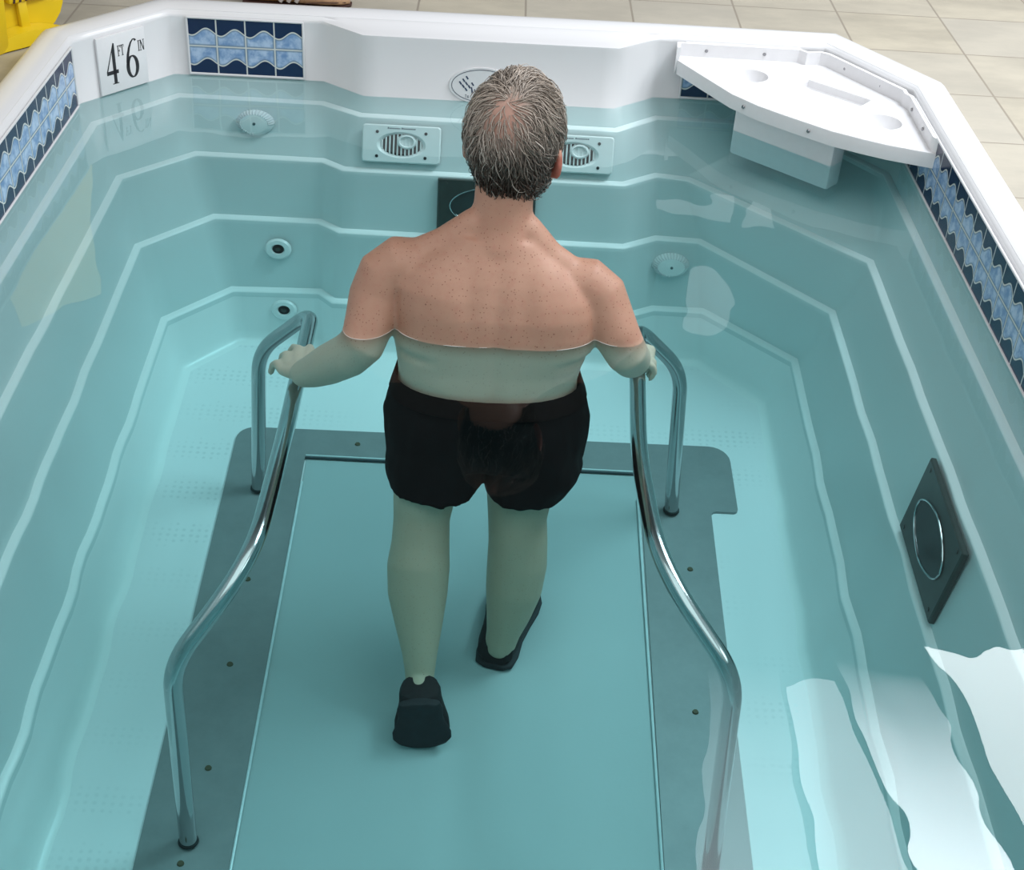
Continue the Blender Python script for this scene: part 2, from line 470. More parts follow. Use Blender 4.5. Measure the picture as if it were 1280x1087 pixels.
# ------------------------------------------------------------------ underwater treadmill
mill = empty('underwater_treadmill', (-.02, 2, sunk(1.3, 2)))
tag(mill, 'underwater treadmill with pale belt in a grey steel surround on the pool floor', 'treadmill')
def slab(poly, d, th, name, mat, parent, cuts=True):
    """flat plate lying along the pool floor, top at depth d"""
    bm = bmesh.new()
    vs = [bm.verts.new((x, y, 0)) for x, y in poly]
    es = [bm.edges.new((vs[i], vs[(i + 1) % len(vs)])) for i in range(len(vs))]
    bmesh.ops.triangle_fill(bm, edges=es, use_beauty=True)
    if cuts:
        for yy in np.arange(.9, 3.1, .15):
            bmesh.ops.bisect_plane(bm, geom=bm.verts[:] + bm.edges[:] + bm.faces[:], plane_co=(0, yy, 0), plane_no=(0, 1, 0))
    bmesh.ops.recalc_face_normals(bm, faces=bm.faces[:])
    if sum(f.normal.z for f in bm.faces) < 0: bmesh.ops.reverse_faces(bm, faces=bm.faces[:])
    for v in bm.verts: v.co.z = sunk(d, v.co.y)
    r = bmesh.ops.extrude_face_region(bm, geom=bm.faces[:])
    for g in r['geom']:
        if isinstance(g, bmesh.types.BMVert): g.co.z += th
    bmesh.ops.recalc_face_normals(bm, faces=bm.faces[:])
    return MB().bm(bm).build(name, mat, parent, angle=30)
def arc(cx, cy, r, a0, a1, n=6):
    return [(cx + r * math.cos(math.radians(a0 + (a1 - a0) * k / n)), cy + r * math.sin(math.radians(a0 + (a1 - a0) * k / n))) for k in range(n + 1)]
plate = [(-.634, .93)] + arc(-.590, 3.0, .046, 180, 90) + arc(.600, 3.005, .055, 90, 0)
plate += arc(.645, 2.832, .012, 0, -90, 3) + arc(.602, 2.806, .014, 90, 180, 3) + [(.585, .93), (.405, .93), (.413, 2.942), (-.450, 2.942), (-.446, .93)]
slab(plate, 1.302, .008, 'steel_surround', M_PLATE, mill)
slab([(-.441, .93), (-.445, 2.937), (.408, 2.937), (.400, .93)], 1.302, .004, 'belt', M_BELT, mill)
M_TRIM = simple('pale_edge_strip', (.62, .68, .70), .3)
M_TRIMD = simple('dark_gap', (.03, .05, .06), .6)
for xa, xb in ((-.446, -.450), (.404, .412)):
    MB().tube([(xa, y, sunk(1.302, y) + .0085) for y in np.arange(.95, 2.95, .1)], .0032, n=8).build('edge_strip', M_TRIM, mill)
MB().tube([(-.448, 2.941, sunk(1.302, 2.94) + .008), (.410, 2.941, sunk(1.302, 2.94) + .008)], .003, n=8).build('front_roller_gap', M_TRIMD, mill)
MB().tube([(-.448, 2.948, sunk(1.302, 2.948) + .0085), (.410, 2.948, sunk(1.302, 2.948) + .0085)], .0028, n=8).build('edge_strip', M_TRIM, mill)
for x, y in ((-.53, 2.00), (-.545, 1.78), (-.53, 2.27), (-.53, 2.52), (-.32, 3.0), (.52, 2.62), (.50, 2.20), (.20, 3.0), (.452, 2.77)):
    MB().cyl((x, y, sunk(1.302, y) + .0075), (0, 0, 1), .0075, .003, n=14, r2=.006).build('screw', M_RUST, mill)

# ------------------------------------------------------------------ hand rails
def handrail(path, radii, label):
    base = V(path[0])
    r = empty('handrail', base)
    tag(r, label, 'handrail', 'handrails on the treadmill')
    pts = fillet(path, radii, 9)
    fine = []
    for a, b in zip(pts, pts[1:]):
        n = max(1, int((b - a).length / .03))
        fine += [a.lerp(b, k / n) for k in range(n)]
    fine.append(pts[-1])
    MB().tube(fine, .0175, n=24).build('rail_tube', M_CHROME, r)
    for e, nx in ((path[0], path[1]), (path[-1], path[-2])):
        MB().tube([V(e) + V((0, 0, -.0012)), V(e) + V((0, 0, .003))], [.0205, .0195], n=24).build('base_collar', M_DARKHOLE, r)
    return r
zf = lambda y: sunk(1.302, y) + .0138
LP = [(-.538, 1.826, zf(1.826)), (-.533, 1.83, -.375), (-.402, 1.96, -.232), (-.392, 2.30, -.205), (-.399, 2.80, -.205), (-.532, 2.83, -.335), (-.549, 2.817, zf(2.817))]
RP = [(.496, 1.80, zf(1.80)), (.474, 1.825, -.335), (.338, 1.99, -.222), (.316, 2.30, -.200), (.342, 2.80, -.198), (.462, 2.825, -.325), (.486, 2.812, zf(2.812))]
handrail(LP, [.06, .13, .1, .055, .06], "curved steel handrail under the man's left hand")
handrail(RP, [.06, .13, .1, .055, .06], "curved steel handrail under the man's right elbow")

# ------------------------------------------------------------------ corner shelf
def corner_shelf():
    zt, zb = .125, .088
    root = empty('corner_shelf', (.80, 3.45, zb))
    tag(root, 'white moulded corner shelf with two cup recesses, screwed to the pool rim', 'shelf')
    front = [(.468, 3.640), (.525, 3.535), (.586, 3.425), (.645, 3.355), (.702, 3.305), (.804, 3.222), (.870, 3.185), (.927, 3.157), (1.034, 3.120)]
    back = [(1.0335, 3.156), (1.0335, 3.390), (1.0235, 3.408), (1.0235, 3.432), (.872, 3.662), (.848, 3.676), (.812, 3.668), (.795, 3.6855), (.655, 3.6855), (.477, 3.6855)]
    outl = front + back
    bm = bmesh.new()
    def lp(pts, z):
        vs = [bm.verts.new((x, y, z)) for x, y in pts]
        es = [bm.edges.new((vs[i], vs[(i + 1) % len(vs)])) for i in range(len(vs))]
        return vs, es
    def circ(cx, cy, rx, n=28): return [(cx + rx * math.cos(2 * math.pi * k / n), cy + rx * math.sin(2 * math.pi * k / n)) for k in range(n)]
    cups = [circ(.651, 3.560, .046), circ(.943, 3.298, .048)]
    rect = [(.801, 3.557), (.944, 3.437), (.862, 3.335), (.715, 3.462)]
    ov, oe = lp(outl, zt)
    allE = list(oe); holes = []
    for h_, dp, shrink in ((cups[0], .030, .82), (cups[1], .030, .82), (rect, .022, .93)):
        hv, he = lp(h_, zt); allE += he; holes.append((hv, h_, dp, shrink))
    bmesh.ops.triangle_fill(bm, edges=allE, use_beauty=True)
    for hv, h_, dp, s in holes:
        cx = sum(q[0] for q in h_) / len(h_); cy = sum(q[1] for q in h_) / len(h_)
        prev = hv
        for f_, dz in ((.975, .004), (s + .05, dp * .85), (s, dp)):
            cur = [bm.verts.new((cx + (q[0] - cx) * f_, cy + (q[1] - cy) * f_, zt - dz)) for q in h_]
            for i in range(len(cur)):
                bm.faces.new((prev[i - 1], prev[i], cur[i], cur[i - 1]))
            prev = cur
        bm.faces.new(prev)
    n = len(outl)
    low = [bm.verts.new((x, y, zb)) for x, y in outl]
    mid = [bm.verts.new((x + (x - .8) * .006, y + (y - 3.42) * .006, zt - .004)) for x, y in outl]
    for i in range(n):
        bm.faces.new((ov[i - 1], ov[i], mid[i], mid[i - 1])); bm.faces.new((mid[i - 1], mid[i], low[i], low[i - 1]))
    bm.faces.new(low)
    bmesh.ops.recalc_face_normals(bm, faces=bm.faces[:])
    MB().bm(bm).build('tray', M_WHITE, root, angle=30)
    # upstand against the pool wall
    line = [(1.0335, 3.122)] + back + [(.466, 3.684), (.462, 3.640)]
    ins = offset(line + [(.7, 3.3)], -.010)[:-1]
    up = MB()
    A = [V((*q, zb)) for q in line]; B = [V((*q, zt + .0345)) for q in line]; C_ = [V((*q, zt + .0345)) for q in ins]; D_ = [V((*q, zt - .002)) for q in ins]
    up.loft([A, B, C_, D_], cap=False, closed=False)
    nl = len(line)
    up.f += [(0, nl, 2 * nl, 3 * nl), (nl - 1, 2 * nl - 1, 3 * nl - 1, 4 * nl - 1)]
    up.build('upstand', M_WHITE, root, angle=40)
    def screw(p_, ax):
        c = V(p_); a = V(ax).normalized()
        MB().cyl(c, a, .0048, .0025, n=12, r2=.0036).build('screw', M_SCREW, root)
    for p_, ax in (((.545, 3.6755, .142), (0, -1, 0)), ((.70, 3.6755, .142), (0, -1, 0)), ((.902, 3.602, .142), (-.83, -.55, 0)), ((.975, 3.492, .142), (-.83, -.55, 0)),
                   ((1.022, 3.345, .142), (-1, 0, 0)), ((1.022, 3.225, .142), (-1, 0, 0)), ((.613, 3.388, .107), (-.6, -.8, .1)), ((.756, 3.257, .107), (-.6, -.8, .1))):
        screw(p_, ax)
    # support block reaching down into the water
    a, b = V((.613, 3.497, 0)), V((.838, 3.296, 0)); d = (b - a).normalized(); nb = V((-d.y, d.x, 0))
    c = (a + b) / 2 + nb * .03
    Mx = Matrix((d, nb, V((0, 0, 1)))).transposed()
    MB().box(c + V((0, 0, .012)), ((b - a).length, .06, .155), Mx, .008).build('support_block', M_WHITE, root, angle=30)
corner_shelf()

# ------------------------------------------------------------------ depth sign on the left corner wall
def frame_on(a, b, s0, z0):
    """plane standing on the wall from a to b: returns a function (u, v, out) -> point"""
    a, b = V((*a, 0)), V((*b, 0)); d = (b - a).normalized(); nrm = V((-d.y, d.x, 0))
    if nrm.dot(V((0, 2, 0)) - a) < 0: nrm = -nrm
    return lambda u, v, o=0: a + d * (s0 + u) + V((0, 0, z0 + v)) + nrm * o, d, nrm
def flat(F, polys, o, th):
    """thin raised shapes on plane F"""
    m = MB()
    for pl in polys:
        n = len(pl)
        A = [F(u, v, o + th) for u, v in pl]; B = [F(u, v, o) for u, v in pl]
        m.add(A + B, [tuple(range(n))] + [(i, i + n, (i + 1) % n + n, (i + 1) % n) for i in range(n)])
    return m
def strip(pts, wd):
    """stroke polygons (quads) along a centre line with widths"""
    out = []
    P2 = [V(q) for q in pts]
    L, R = [], []
    for i, q in enumerate(P2):
        d = (P2[min(i + 1, len(P2) - 1)] - P2[max(i - 1, 0)]).normalized(); nn = V((-d.y, d.x))
        L.append(q + nn * wd[i] / 2); R.append(q - nn * wd[i] / 2)
    for i in range(len(P2) - 1): out.append([tuple(L[i]), tuple(L[i + 1]), tuple(R[i + 1]), tuple(R[i])])
    return out
def ellipse_strip(cx, cy, rx, ry, wfun, n=40, a0=0, a1=360):
    pts = [(cx + rx * math.cos(math.radians(a0 + (a1 - a0) * k / n)), cy + ry * math.sin(math.radians(a0 + (a1 - a0) * k / n))) for k in range(n + 1)]
    return strip(pts, [wfun(math.radians(a0 + (a1 - a0) * k / n)) for k in range(n + 1)])

F, dS, nS = frame_on(POOL[0][1], POOL[0][2], .062, .004)
sg = empty('depth_sign', F(.076, 0, 0))
tag(sg, 'square white depth sign with black figures 4 FT 6 IN at the pool corner', 'sign')
S = .150
MxS = Matrix((dS, V((0, 0, 1)), -dS.cross(V((0, 0, 1))))).transposed()
MB().box(F(S / 2, S / 2, .004), (S, S, .008), MxS, .0015).build('plate', M_WHITE, sg, angle=30)
G = lambda u, v, o=0: F(u * S, v * S, o)
four = [[(.283, .15), (.345, .15), (.345, .855), (.283, .72)], [(.345, .855), (.283, .72), (.172, .385), (.148, .385), (.322, .865)], [(.148, .325), (.39, .325), (.39, .39), (.148, .39)], [(.25, .15), (.375, .15), (.375, .165), (.25, .165)]]
flat(G, four, .008, .0006).build('figure_four', M_INK, sg, smooth=False)
six = ellipse_strip(.69, .365, .098, .185, lambda a: .022 + .046 * abs(math.cos(a)), 48)
six += strip([(.594, .37), (.596, .48), (.612, .59), (.645, .70), (.69, .79), (.735, .835), (.772, .83), (.79, .80)], [.056, .054, .05, .042, .03, .022, .026, .044])
flat(G, six, .008, .0006).build('figure_six', M_INK, sg, smooth=False)
def let(x, y, w, h_, rects): return [[(x + a * w, y + b * h_), (x + c * w, y + b * h_), (x + c * w, y + d * h_), (x + a * w, y + d * h_)] for a, b, c, d in rects]
ft = let(.405, .61, .062, .185, [(.15, 0, .38, 1), (.0, .94, 1, 1), (.9, .78, 1, 1), (.3, .46, .75, .54), (.7, .38, .78, .62), (.0, 0, .55, .05)])
ft += let(.472, .61, .068, .185, [(.38, 0, .62, 1), (.0, .94, 1, 1), (.0, .76, .09, 1), (.91, .76, 1, 1), (.2, 0, .8, .05)])
flat(G, ft, .008, .0006).build('letters_feet', M_INK, sg, smooth=False)
inn = let(.832, .60, .035, .185, [(.3, 0, .75, 1), (.0, .95, 1, 1), (.0, 0, 1, .05)])
inn += let(.872, .60, .10, .185, [(.14, 0, .22, 1), (.78, 0, .86, 1), (.0, .95, .26, 1), (.66, .95, 1, 1), (.0, 0, .34, .05)]) + [[(.882, .785), (.902, .785), (.958, .60), (.942, .60)]]
flat(G, inn, .008, .0006).build('letters_inch', M_INK, sg, smooth=False)

# ------------------------------------------------------------------ oval badge on the far wall
F, dB, nB = frame_on(POOL[0][4], POOL[0][5], .313, .045)
bd = empty('oval_badge', F(0, -.05, 0))
tag(bd, "oval white badge with dark dashes on the far wall behind the man's head", 'badge')
Ell = lambda rx, ry, n=48: [(rx * math.cos(2 * math.pi * k / n), ry * math.sin(2 * math.pi * k / n)) for k in range(n)]
flat(F, [Ell(.088, .050)], 0.0005, .003).build('badge_plate', M_WHITE, bd, smooth=False)
flat(F, ellipse_strip(0, 0, .081, .044, lambda a: .0018, 60), .0035, .0006).build('ring_line', M_GREYINK, bd, smooth=False)
dash = []
for c_, r_ in ((0, 0), (0, 1), (0, 2), (1, 0), (1, 1), (1, 2), (2, 0), (2, 2)):
    x = -.058 + c_ * .0085 + r_ * .0075; y = .006 + c_ * .0075 - r_ * .0085
    dash.append([(x - .0045, y + .0035), (x - .0010, y + .0052), (x + .0045, y - .0030), (x + .0010, y - .0050)])
dash += strip([(-.0285, -.004), (-.026, -.020)], [.003, .004]) + strip([(-.021, -.010), (-.015, -.020)], [.003, .003])
flat(F, dash, .0035, .0006).build('dash_marks', M_NAVYINK, bd, smooth=False)
sm = let(-.045, -.034, .004, .009, [(.35, 0, .65, 1), (0, .85, 1, 1)]) + let(-.039, -.034, .005, .006, [(0, 0, .2, 1), (0, .85, 1, 1), (0, .4, 1, .55), (0, 0, 1, .15)])
flat(F, sm, .0035, .0006).build('small_letters', M_GREYINK, bd, smooth=False)

# ------------------------------------------------------------------ fittings on the underwater walls
def plane_at(c, d, up):
    c, d = V(c), V(d).normalized(); up = V(up).normalized(); nrm = d.cross(up).normalized()
    if nrm.dot(V((0, 2.2, -.3)) - c) < 0: nrm = -nrm
    return (lambda u, v, o=0: c + d * u + up * v + nrm * o), d, up, nrm

def grille(c, label):
    F, d, up, nrm = plane_at(c, (1, .003, 0), (0, .42, 1))
    g = empty('jet_grille', c); tag(g, label, 'jet grille', 'white jet grilles on the far wall')
    W, H = .207, .098
    n = 40; rx, ry = .065, .034
    oval = [(rx * math.cos(2 * math.pi * k / n), -.002 + ry * math.sin(2 * math.pi * k / n)) for k in range(n)]
    bm = bmesh.new(); th = .016
    def rr(w, h, r, m=4):
        o = []
        for cx, cy, a in ((w / 2 - r, h / 2 - r, 0), (-w / 2 + r, h / 2 - r, 90), (-w / 2 + r, -h / 2 + r, 180), (w / 2 - r, -h / 2 + r, 270)):
            o += arc(cx, cy, r, a, a + 90, m)
        return o
    def lp(pts, o): 
        vs = [bm.verts.new(F(u, v, o)) for u, v in pts]
        return vs, [bm.edges.new((vs[i], vs[(i + 1) % len(vs)])) for i in range(len(vs))]
    ov, oe = lp(rr(W - .006, H - .006, .007), th); hv, he = lp(oval, th)
    bmesh.ops.triangle_fill(bm, edges=oe + he, use_beauty=True)
    for o_, w_ in ((th - .003, 0), (0, 0)):
        cur = [bm.verts.new(F(u, v, o_)) for u, v in rr(W, H, .009)]
        for i in range(len(cur)): bm.faces.new((ov[i - 1], ov[i], cur[i], cur[i - 1]))
        ov = cur
    for o_, s in ((th - .002, .95), (.004, .82)):
        cur = [bm.verts.new(F(u * s, -.002 + (v + .002) * s, o_)) for u, v in oval]
        for i in range(n): bm.faces.new((hv[i - 1], hv[i], cur[i], cur[i - 1]))
        hv = cur
    MB().bm(bm).build('face_plate', M_WHITE2, g, angle=30)
    flat(F, [[(q[0] * .86, q[1] * .86) for q in oval]], .001, .002).build('back_opening', M_DARKHOLE, g, smooth=False)
    bars = MB()
    for k in range(-5, 6):
        u = k * .0102; hgt = ry * .84 * math.sqrt(max(0, 1 - (u / (rx * .86)) ** 2))
        if hgt > .006: bars.box(F(u, -.002, .007), (.0042, hgt * 2, .005), Matrix((d, up, nrm)).transposed(), .001)
    bars.build('grate_bars', M_WHITE2, g)
    nz = MB(); c0 = F(.014, .007, .004)
    nz.loft([[c0 + (d * math.cos(a) * r * 1.35 + up * math.sin(a) * r) + nrm * o_ for a in [2 * math.pi * k / 24 for k in range(24)]] for r, o_ in ((.020, 0), (.0175, .011), (.0145, .012), (.012, .004))], cap=True)
    nz.build('nozzle', M_WHITE2, g)
    for u, v in ((-.064, .030), (.064, .030), (-.064, -.033), (.064, -.033)):
        MB().cyl(F(u, v, th - .001), nrm, .0042, .002, n=12).build('screw', M_DARKHOLE, g)
    words = []; x = -.037
    rnd = random.Random(3)
    for wlen in (7, 8):
        for k in range(wlen):
            hh = .0042 if k == 0 else .0030
            words.append([(x, .0385), (x + .0035, .0385), (x + .0035, .0385 + hh), (x, .0385 + hh)]); x += .0047
        x += .004
    flat(F, words, th, .0004).build('maker_lettering', M_GREYINK, g, smooth=False)
    return g
grille((-.250, 3.513, -.099), "white rectangular jet grille left of the man's head")
grille((.208, 3.512, -.099), "white rectangular jet grille right of the man's head, partly hidden")

def port_plate(c, d, up, w, h, label, lens=(.36, .30)):
    F, d, up, nrm = plane_at(c, d, up)
    g = empty('window_plate', c); tag(g, label, 'window plate', 'dark steel port plates')
    m = MB()
    sq = [(-w / 2, -h / 2), (w / 2, -h / 2), (w / 2, h / 2), (-w / 2, h / 2)]
    m.loft([[F(u, v, 0) for u, v in sq], [F(u, v, .010) for u, v in sq], [F(u * .975, v * .975, .013) for u, v in sq]], cap=True)
    m.build('steel_plate', M_DARKSTEEL, g, smooth=False)
    # pointed-oval glass port
    n = 40
    lensp = []
    for k in range(n):
        a = 2 * math.pi * k / n
        lensp.append((lens[0] * w * math.copysign(abs(math.cos(a)) ** 1.25, math.cos(a)), lens[1] * h * math.sin(a)))
    flat(F, [lensp], .0132, .001).build('glass_port', M_PORT, g, smooth=False)
    mr = MB(); mr.tube([F(u, v, .015) for u, v in lensp + lensp[:1]], .0022, n=8, cap=False)
    mr.build('port_ring', M_CHROME, g)
    for u, v in ((-.42, -.42), (.42, -.42), (.42, .42), (-.42, .42)):
        MB().cyl(F(u * w, v * h, .0125), nrm, .005, .002, n=12).build('screw', M_DARKSTEEL, g)
    return g
port_plate((-.018, 3.4595, -.237), (1, 0.003, 0), (0, .137, 1), .262, .140, "dark steel plate with a pointed oval port, behind the man's neck", (.37, .37))
port_plate((.919, 2.215, -.309), (0.0, 1, 0.065), (.15, 0, 1), .285, .180, 'dark steel plate with a pointed oval port on the right pool wall', (.36, .30))

def wall_jet(c, d, up, label):
    F, d, up, nrm = plane_at(c, d, up)
    g = empty('wall_jet', c); tag(g, label, 'wall jet', 'round white wall jets')
    m = MB(); n = 32
    circ = lambda r, o: [F(r * math.cos(2 * math.pi * k / n), .80 * r * math.sin(2 * math.pi * k / n), o) for k in range(n)]
    m.loft([circ(.036, 0), circ(.036, .004), circ(.031, .009), circ(.019, .010), circ(.016, .004)], cap=False)
    m.build('flange', M_WHITE2, g)
    m = MB(); m.loft([circ(.0165, .0035), circ(.002, .003)], cap=True); m.build('jet_hole', M_DARKHOLE, g)
    m = MB(); m.loft([circ(.007, .004), circ(.007, .008), circ(.004, .009)], cap=True); m.build('nozzle', M_DARKSTEEL, g)
wall_jet((-.580, 3.458, -.400), (1, 0, 0), (0, .15, 1), 'round white jet with dark hole, higher of two on the far wall')
wall_jet((-.566, 3.425, -.572), (1, 0, 0), (0, .15, 1), 'round white jet half hidden behind the top of the left handrail')

def strainer(c, label, tilt):
    F, d, up, nrm = plane_at(c, (1, 0, 0), (0, tilt, 1))
    g = empty('suction_cover', c); tag(g, label, 'suction cover', 'ribbed round suction covers')
    n = 40
    circ = lambda r, o: [F(r * math.cos(2 * math.pi * k / n), .66 * r * math.sin(2 * math.pi * k / n), o) for k in range(n)]
    m = MB(); m.loft([circ(.050, 0), circ(.050, .006), circ(.045, .020), circ(.036, .028), circ(.010, .031)], cap=True); m.build('dome', M_WHITE2, g)
    m = MB()
    for k in range(26):
        a = 2 * math.pi * k / 34
        q = lambda r, o: F(r * math.cos(a), .66 * r * math.sin(a), o)
        m.tube([q(.0505, .004), q(.0455, .0205), q(.037, .0285)], .0019, n=6)
    m.build('rib_ring', M_WHITE, g)
    m = MB(); m.cyl(F(0, 0, .030), nrm, .004, .002, n=12); m.build('screw', M_SCREW, g)
strainer((-.645, 3.578, -.088), 'ribbed white suction cover just under the water below the far left tiles', .25)
strainer((.497, 3.475, -.392), 'ribbed white suction cover deep on the far wall right of the man', .15)

# ------------------------------------------------------------------ things on the deck
def folding_sign():
    g = empty('folding_floor_sign', (-1.25, 3.68, .1))
    tag(g, 'yellow plastic folding floor sign standing on the deck at the left corner', 'floor sign')
    # far leaf, its moulded inside towards the pool
    a, b = V((-1.335, 3.47, .1)), V((-1.135, 3.70, .1)); d = (b - a).normalized(); nrm = V((d.y, -d.x, 0)); up = (V((0, 0, 1)) - nrm * .08).normalized()
    P_ = lambda u, v, o=0: a + d * u + up * v + nrm * o
    L = (b - a).length
    m = MB()
    outl = [(0, 0)] + [(L * .52 + L * .45 * math.sin(math.radians(x)) * .9, .10 - .10 * math.cos(math.radians(x))) for x in range(0, 91, 15)] + [(L * .97, .2), (L * .95, .6), (0, .6)]
    m.loft([[P_(u, v, 0) for u, v in outl], [P_(u, v, .006) for u, v in outl]], cap=True)
    m.build('far_leaf', M_YEL, g, angle=30)
    m = MB()
    arcp = [(L * x, .010 + .034 * (1 - ((x - .45) / .45) ** 2)) for x in np.linspace(.0, .9, 12)]
    m.loft([[P_(u, v, .007) for u, v in arcp], [P_(u, v * .8 + .004, .05) for u, v in arcp], [P_(u, .004, .055) for u, v in arcp], [P_(u, .004, .007) for u, v in arcp]], cap=False, closed=False)
    m.build('foot_flange', M_YEL, g, angle=40)
    MB().box(P_(L * .50, .070, .014), (.026, .018, .075), Matrix((d, nrm, up)).transposed(), .004).build('rib_post', M_YEL, g, angle=30)
    m = MB(); m.box(P_(L * .58, .128, .016), (L * .42, .026, .048), Matrix((d, nrm, up)).transposed(), .008); m.build('handle_box', M_YEL, g, angle=30)
    for k in range(6):
        u = L * (.43 + .058 * k)
        MB().box(P_(u, .128, .0293), (.0055, .003, .042), Matrix((d, nrm, (up + d * .25).normalized())).transposed()).build('slot', M_STITCH, g)
    # near leaf
    a2, b2 = V((-1.36, 3.30, .1)), V((-1.252, 3.50, .1)); d2 = (b2 - a2).normalized(); n2 = V((d2.y, -d2.x, 0)); u2 = (V((0, 0, 1)) + n2 * .06).normalized()
    MB().box((a2 + b2) / 2 + u2 * .17, ((b2 - a2).length, .014, .34), Matrix((d2, n2, u2)).transposed(), .005).build('near_leaf', M_YEL, g, angle=30)
folding_sign()

def leather_shoe():
    g = empty('leather_shoe', (-.56, 3.99, .1))
    tag(g, 'brown leather shoe with tan stitched toe on the deck behind the pool rim', 'shoe')
    a = V((-.735, 3.985, .1)); d = V((1, .04, 0)).normalized(); w = V((-d.y, d.x, 0))
    def sec(t_, hw, z0, z1, n=20, e=.7):
        c = a + d * t_
        o = []
        for k in range(n):
            an = 2 * math.pi * k / n
            o.append(c + w * hw * math.copysign(abs(math.cos(an)) ** e, math.cos(an)) + V((0, 0, (z0 + z1) / 2 + (z1 - z0) / 2 * math.copysign(abs(math.sin(an)) ** e, math.sin(an)))))
        return o
    MB().loft([sec(0, .022, 0, .009), sec(.02, .036, 0, .009), sec(.1, .036, 0, .009), sec(.2, .048, 0, .008), sec(.27, .040, 0, .008), sec(.305, .015, .001, .008)]).build('sole', M_STITCH, g)
    MB().loft([sec(.004, .020, .007, .07), sec(.02, .033, .007, .085), sec(.07, .036, .007, .08), sec(.12, .036, .007, .075), sec(.16, .040, .007, .066)]).build('upper', M_LEATHER, g)
    MB().loft([sec(.15, .040, .006, .068), sec(.19, .046, .006, .058), sec(.235, .045, .006, .048), sec(.275, .036, .006, .040), sec(.300, .016, .006, .030)]).build('toe_cap', M_LEATHER2, g)
    for k in range(3):
        t_ = .122 + k * .022
        MB().tube([a + d * (t_ + .012) + w * -.030 + V((0, 0, .064)), a + d * t_ + w * -.043 + V((0, 0, .040)), a + d * (t_ - .014) + w * -.044 + V((0, 0, .018))], .006, n=8).build('strap', M_STRAP, g)
    m = MB()
    for s in (-1, 1):
        m.tube([a + d * t_ + w * s * hw + V((0, 0, z_)) for t_, hw, z_ in ((.18, .0465, .016), (.22, .0475, .020), (.26, .041, .019), (.29, .024, .016))], .0014, n=6)
        m.tube([a + d * t_ + w * s * hw + V((0, 0, z_)) for t_, hw, z_ in ((.17, .040, .052), (.21, .038, .050), (.25, .036, .044), (.285, .020, .034))], .0014, n=6)
    m.build('stitching', M_STITCH, g)
leather_shoe()

# ------------------------------------------------------------------ the man
man = empty('person', (0, 2.32, sunk(1.3, 2.3)))
tag(man, 'bare-backed grey-haired man in black shorts and water shoes walking on the treadmill', 'person')
body = MB()
def sect(z_, xl, xr, yc, bb, bf, e=.62, n=36, tilt=0):
    """horizontal torso section, bb towards the camera, bf towards the chest"""
    cx, a_ = (xl + xr) / 2, (xr - xl) / 2
    o = []
    for k in range(n):
        an = 2 * math.pi * k / n
        c, s = math.cos(an), math.sin(an)
        dy = (bf if s > 0 else bb) * math.copysign(abs(s) ** (e * 1.1), s)
        x = cx + a_ * math.copysign(abs(c) ** e, c)
        o.append(V((x, yc + dy, z_ + tilt * (x - .01))))
    return o
T = [(-.28, -.175, .192, 2.42, .100, .11), (-.21, -.180, .200, 2.43, .108, .13), (-.15, -.178, .192, 2.44, .107, .14), (-.11, -.176, .190, 2.445, .105, .145),
     (-.07, -.180, .198, 2.45, .103, .14), (-.03, -.186, .216, 2.455, .105, .13), (.01, -.185, .222, 2.46, .108, .12), (.05, -.188, .217, 2.465, .106, .12), (.085, -.190, .210, 2.47, .098, .11),
     (.115, -.170, .180, 2.475, .088, .10), (.14, -.135, .148, 2.48, .077, .085), (.162, -.100, .118, 2.487, .068, .07), (.185, -.072, .094, 2.495, .060, .062)]
body.loft([sect(*q, e=(.80 if q[0] < -.1 else .72 if q[0] < -.05 else .62), tilt=(-.05 if q[0] > .08 else 0)) for q in T])
# neck and head
hd = V((.034, 2.545, .372))
body.loft([sect(zz, cx - r, cx + r, yc, r * 1.0, r * 1.05, e=.95) for zz, cx, r, yc in ((.13, .012, .085, 2.49), (.175, .014, .072, 2.495), (.205, .018, .061, 2.503), (.235, .02, .0575, 2.512), (.27, .022, .058, 2.522), (.31, .026, .06, 2.535), (.34, .03, .058, 2.54))])
RZ = Matrix.Rotation(math.radians(-19), 3, 'Z')         # head turned a little to his right
H = lambda x, y, z_: hd + RZ @ V((x, y, z_))
body.ell(hd, (.078, .098, .098), RZ, 28, 20)
body.ell(H(0, .028, -.07), (.060, .068, .068), RZ)         # jaw
body.ell(H(0, .085, -.115), (.026, .022, .020), RZ)        # chin
body.ell(H(0, .104, -.045), (.013, .024, .020), RZ)        # nose
body.ell(H(0, .092, -.02), (.010, .020, .035), RZ)
body.ell(H(0, .088, .012), (.055, .016, .013), RZ)         # brow
body.ell(H(0, .090, -.085), (.026, .012, .007), RZ)        # lips
body.ell(H(0, .088, -.094), (.022, .012, .007), RZ)
for s in (-1, 1):
    body.ell(H(s * .032, .082, -.004), (.013, .012, .011), RZ)
    body.ell(H(s * .090, .0, -.050), (.009, .021, .034), RZ @ Matrix.Rotation(s * .45, 3, 'Z'))   # ears
    body.ell(H(s * .080, .004, -.072), (.008, .013, .014), RZ)
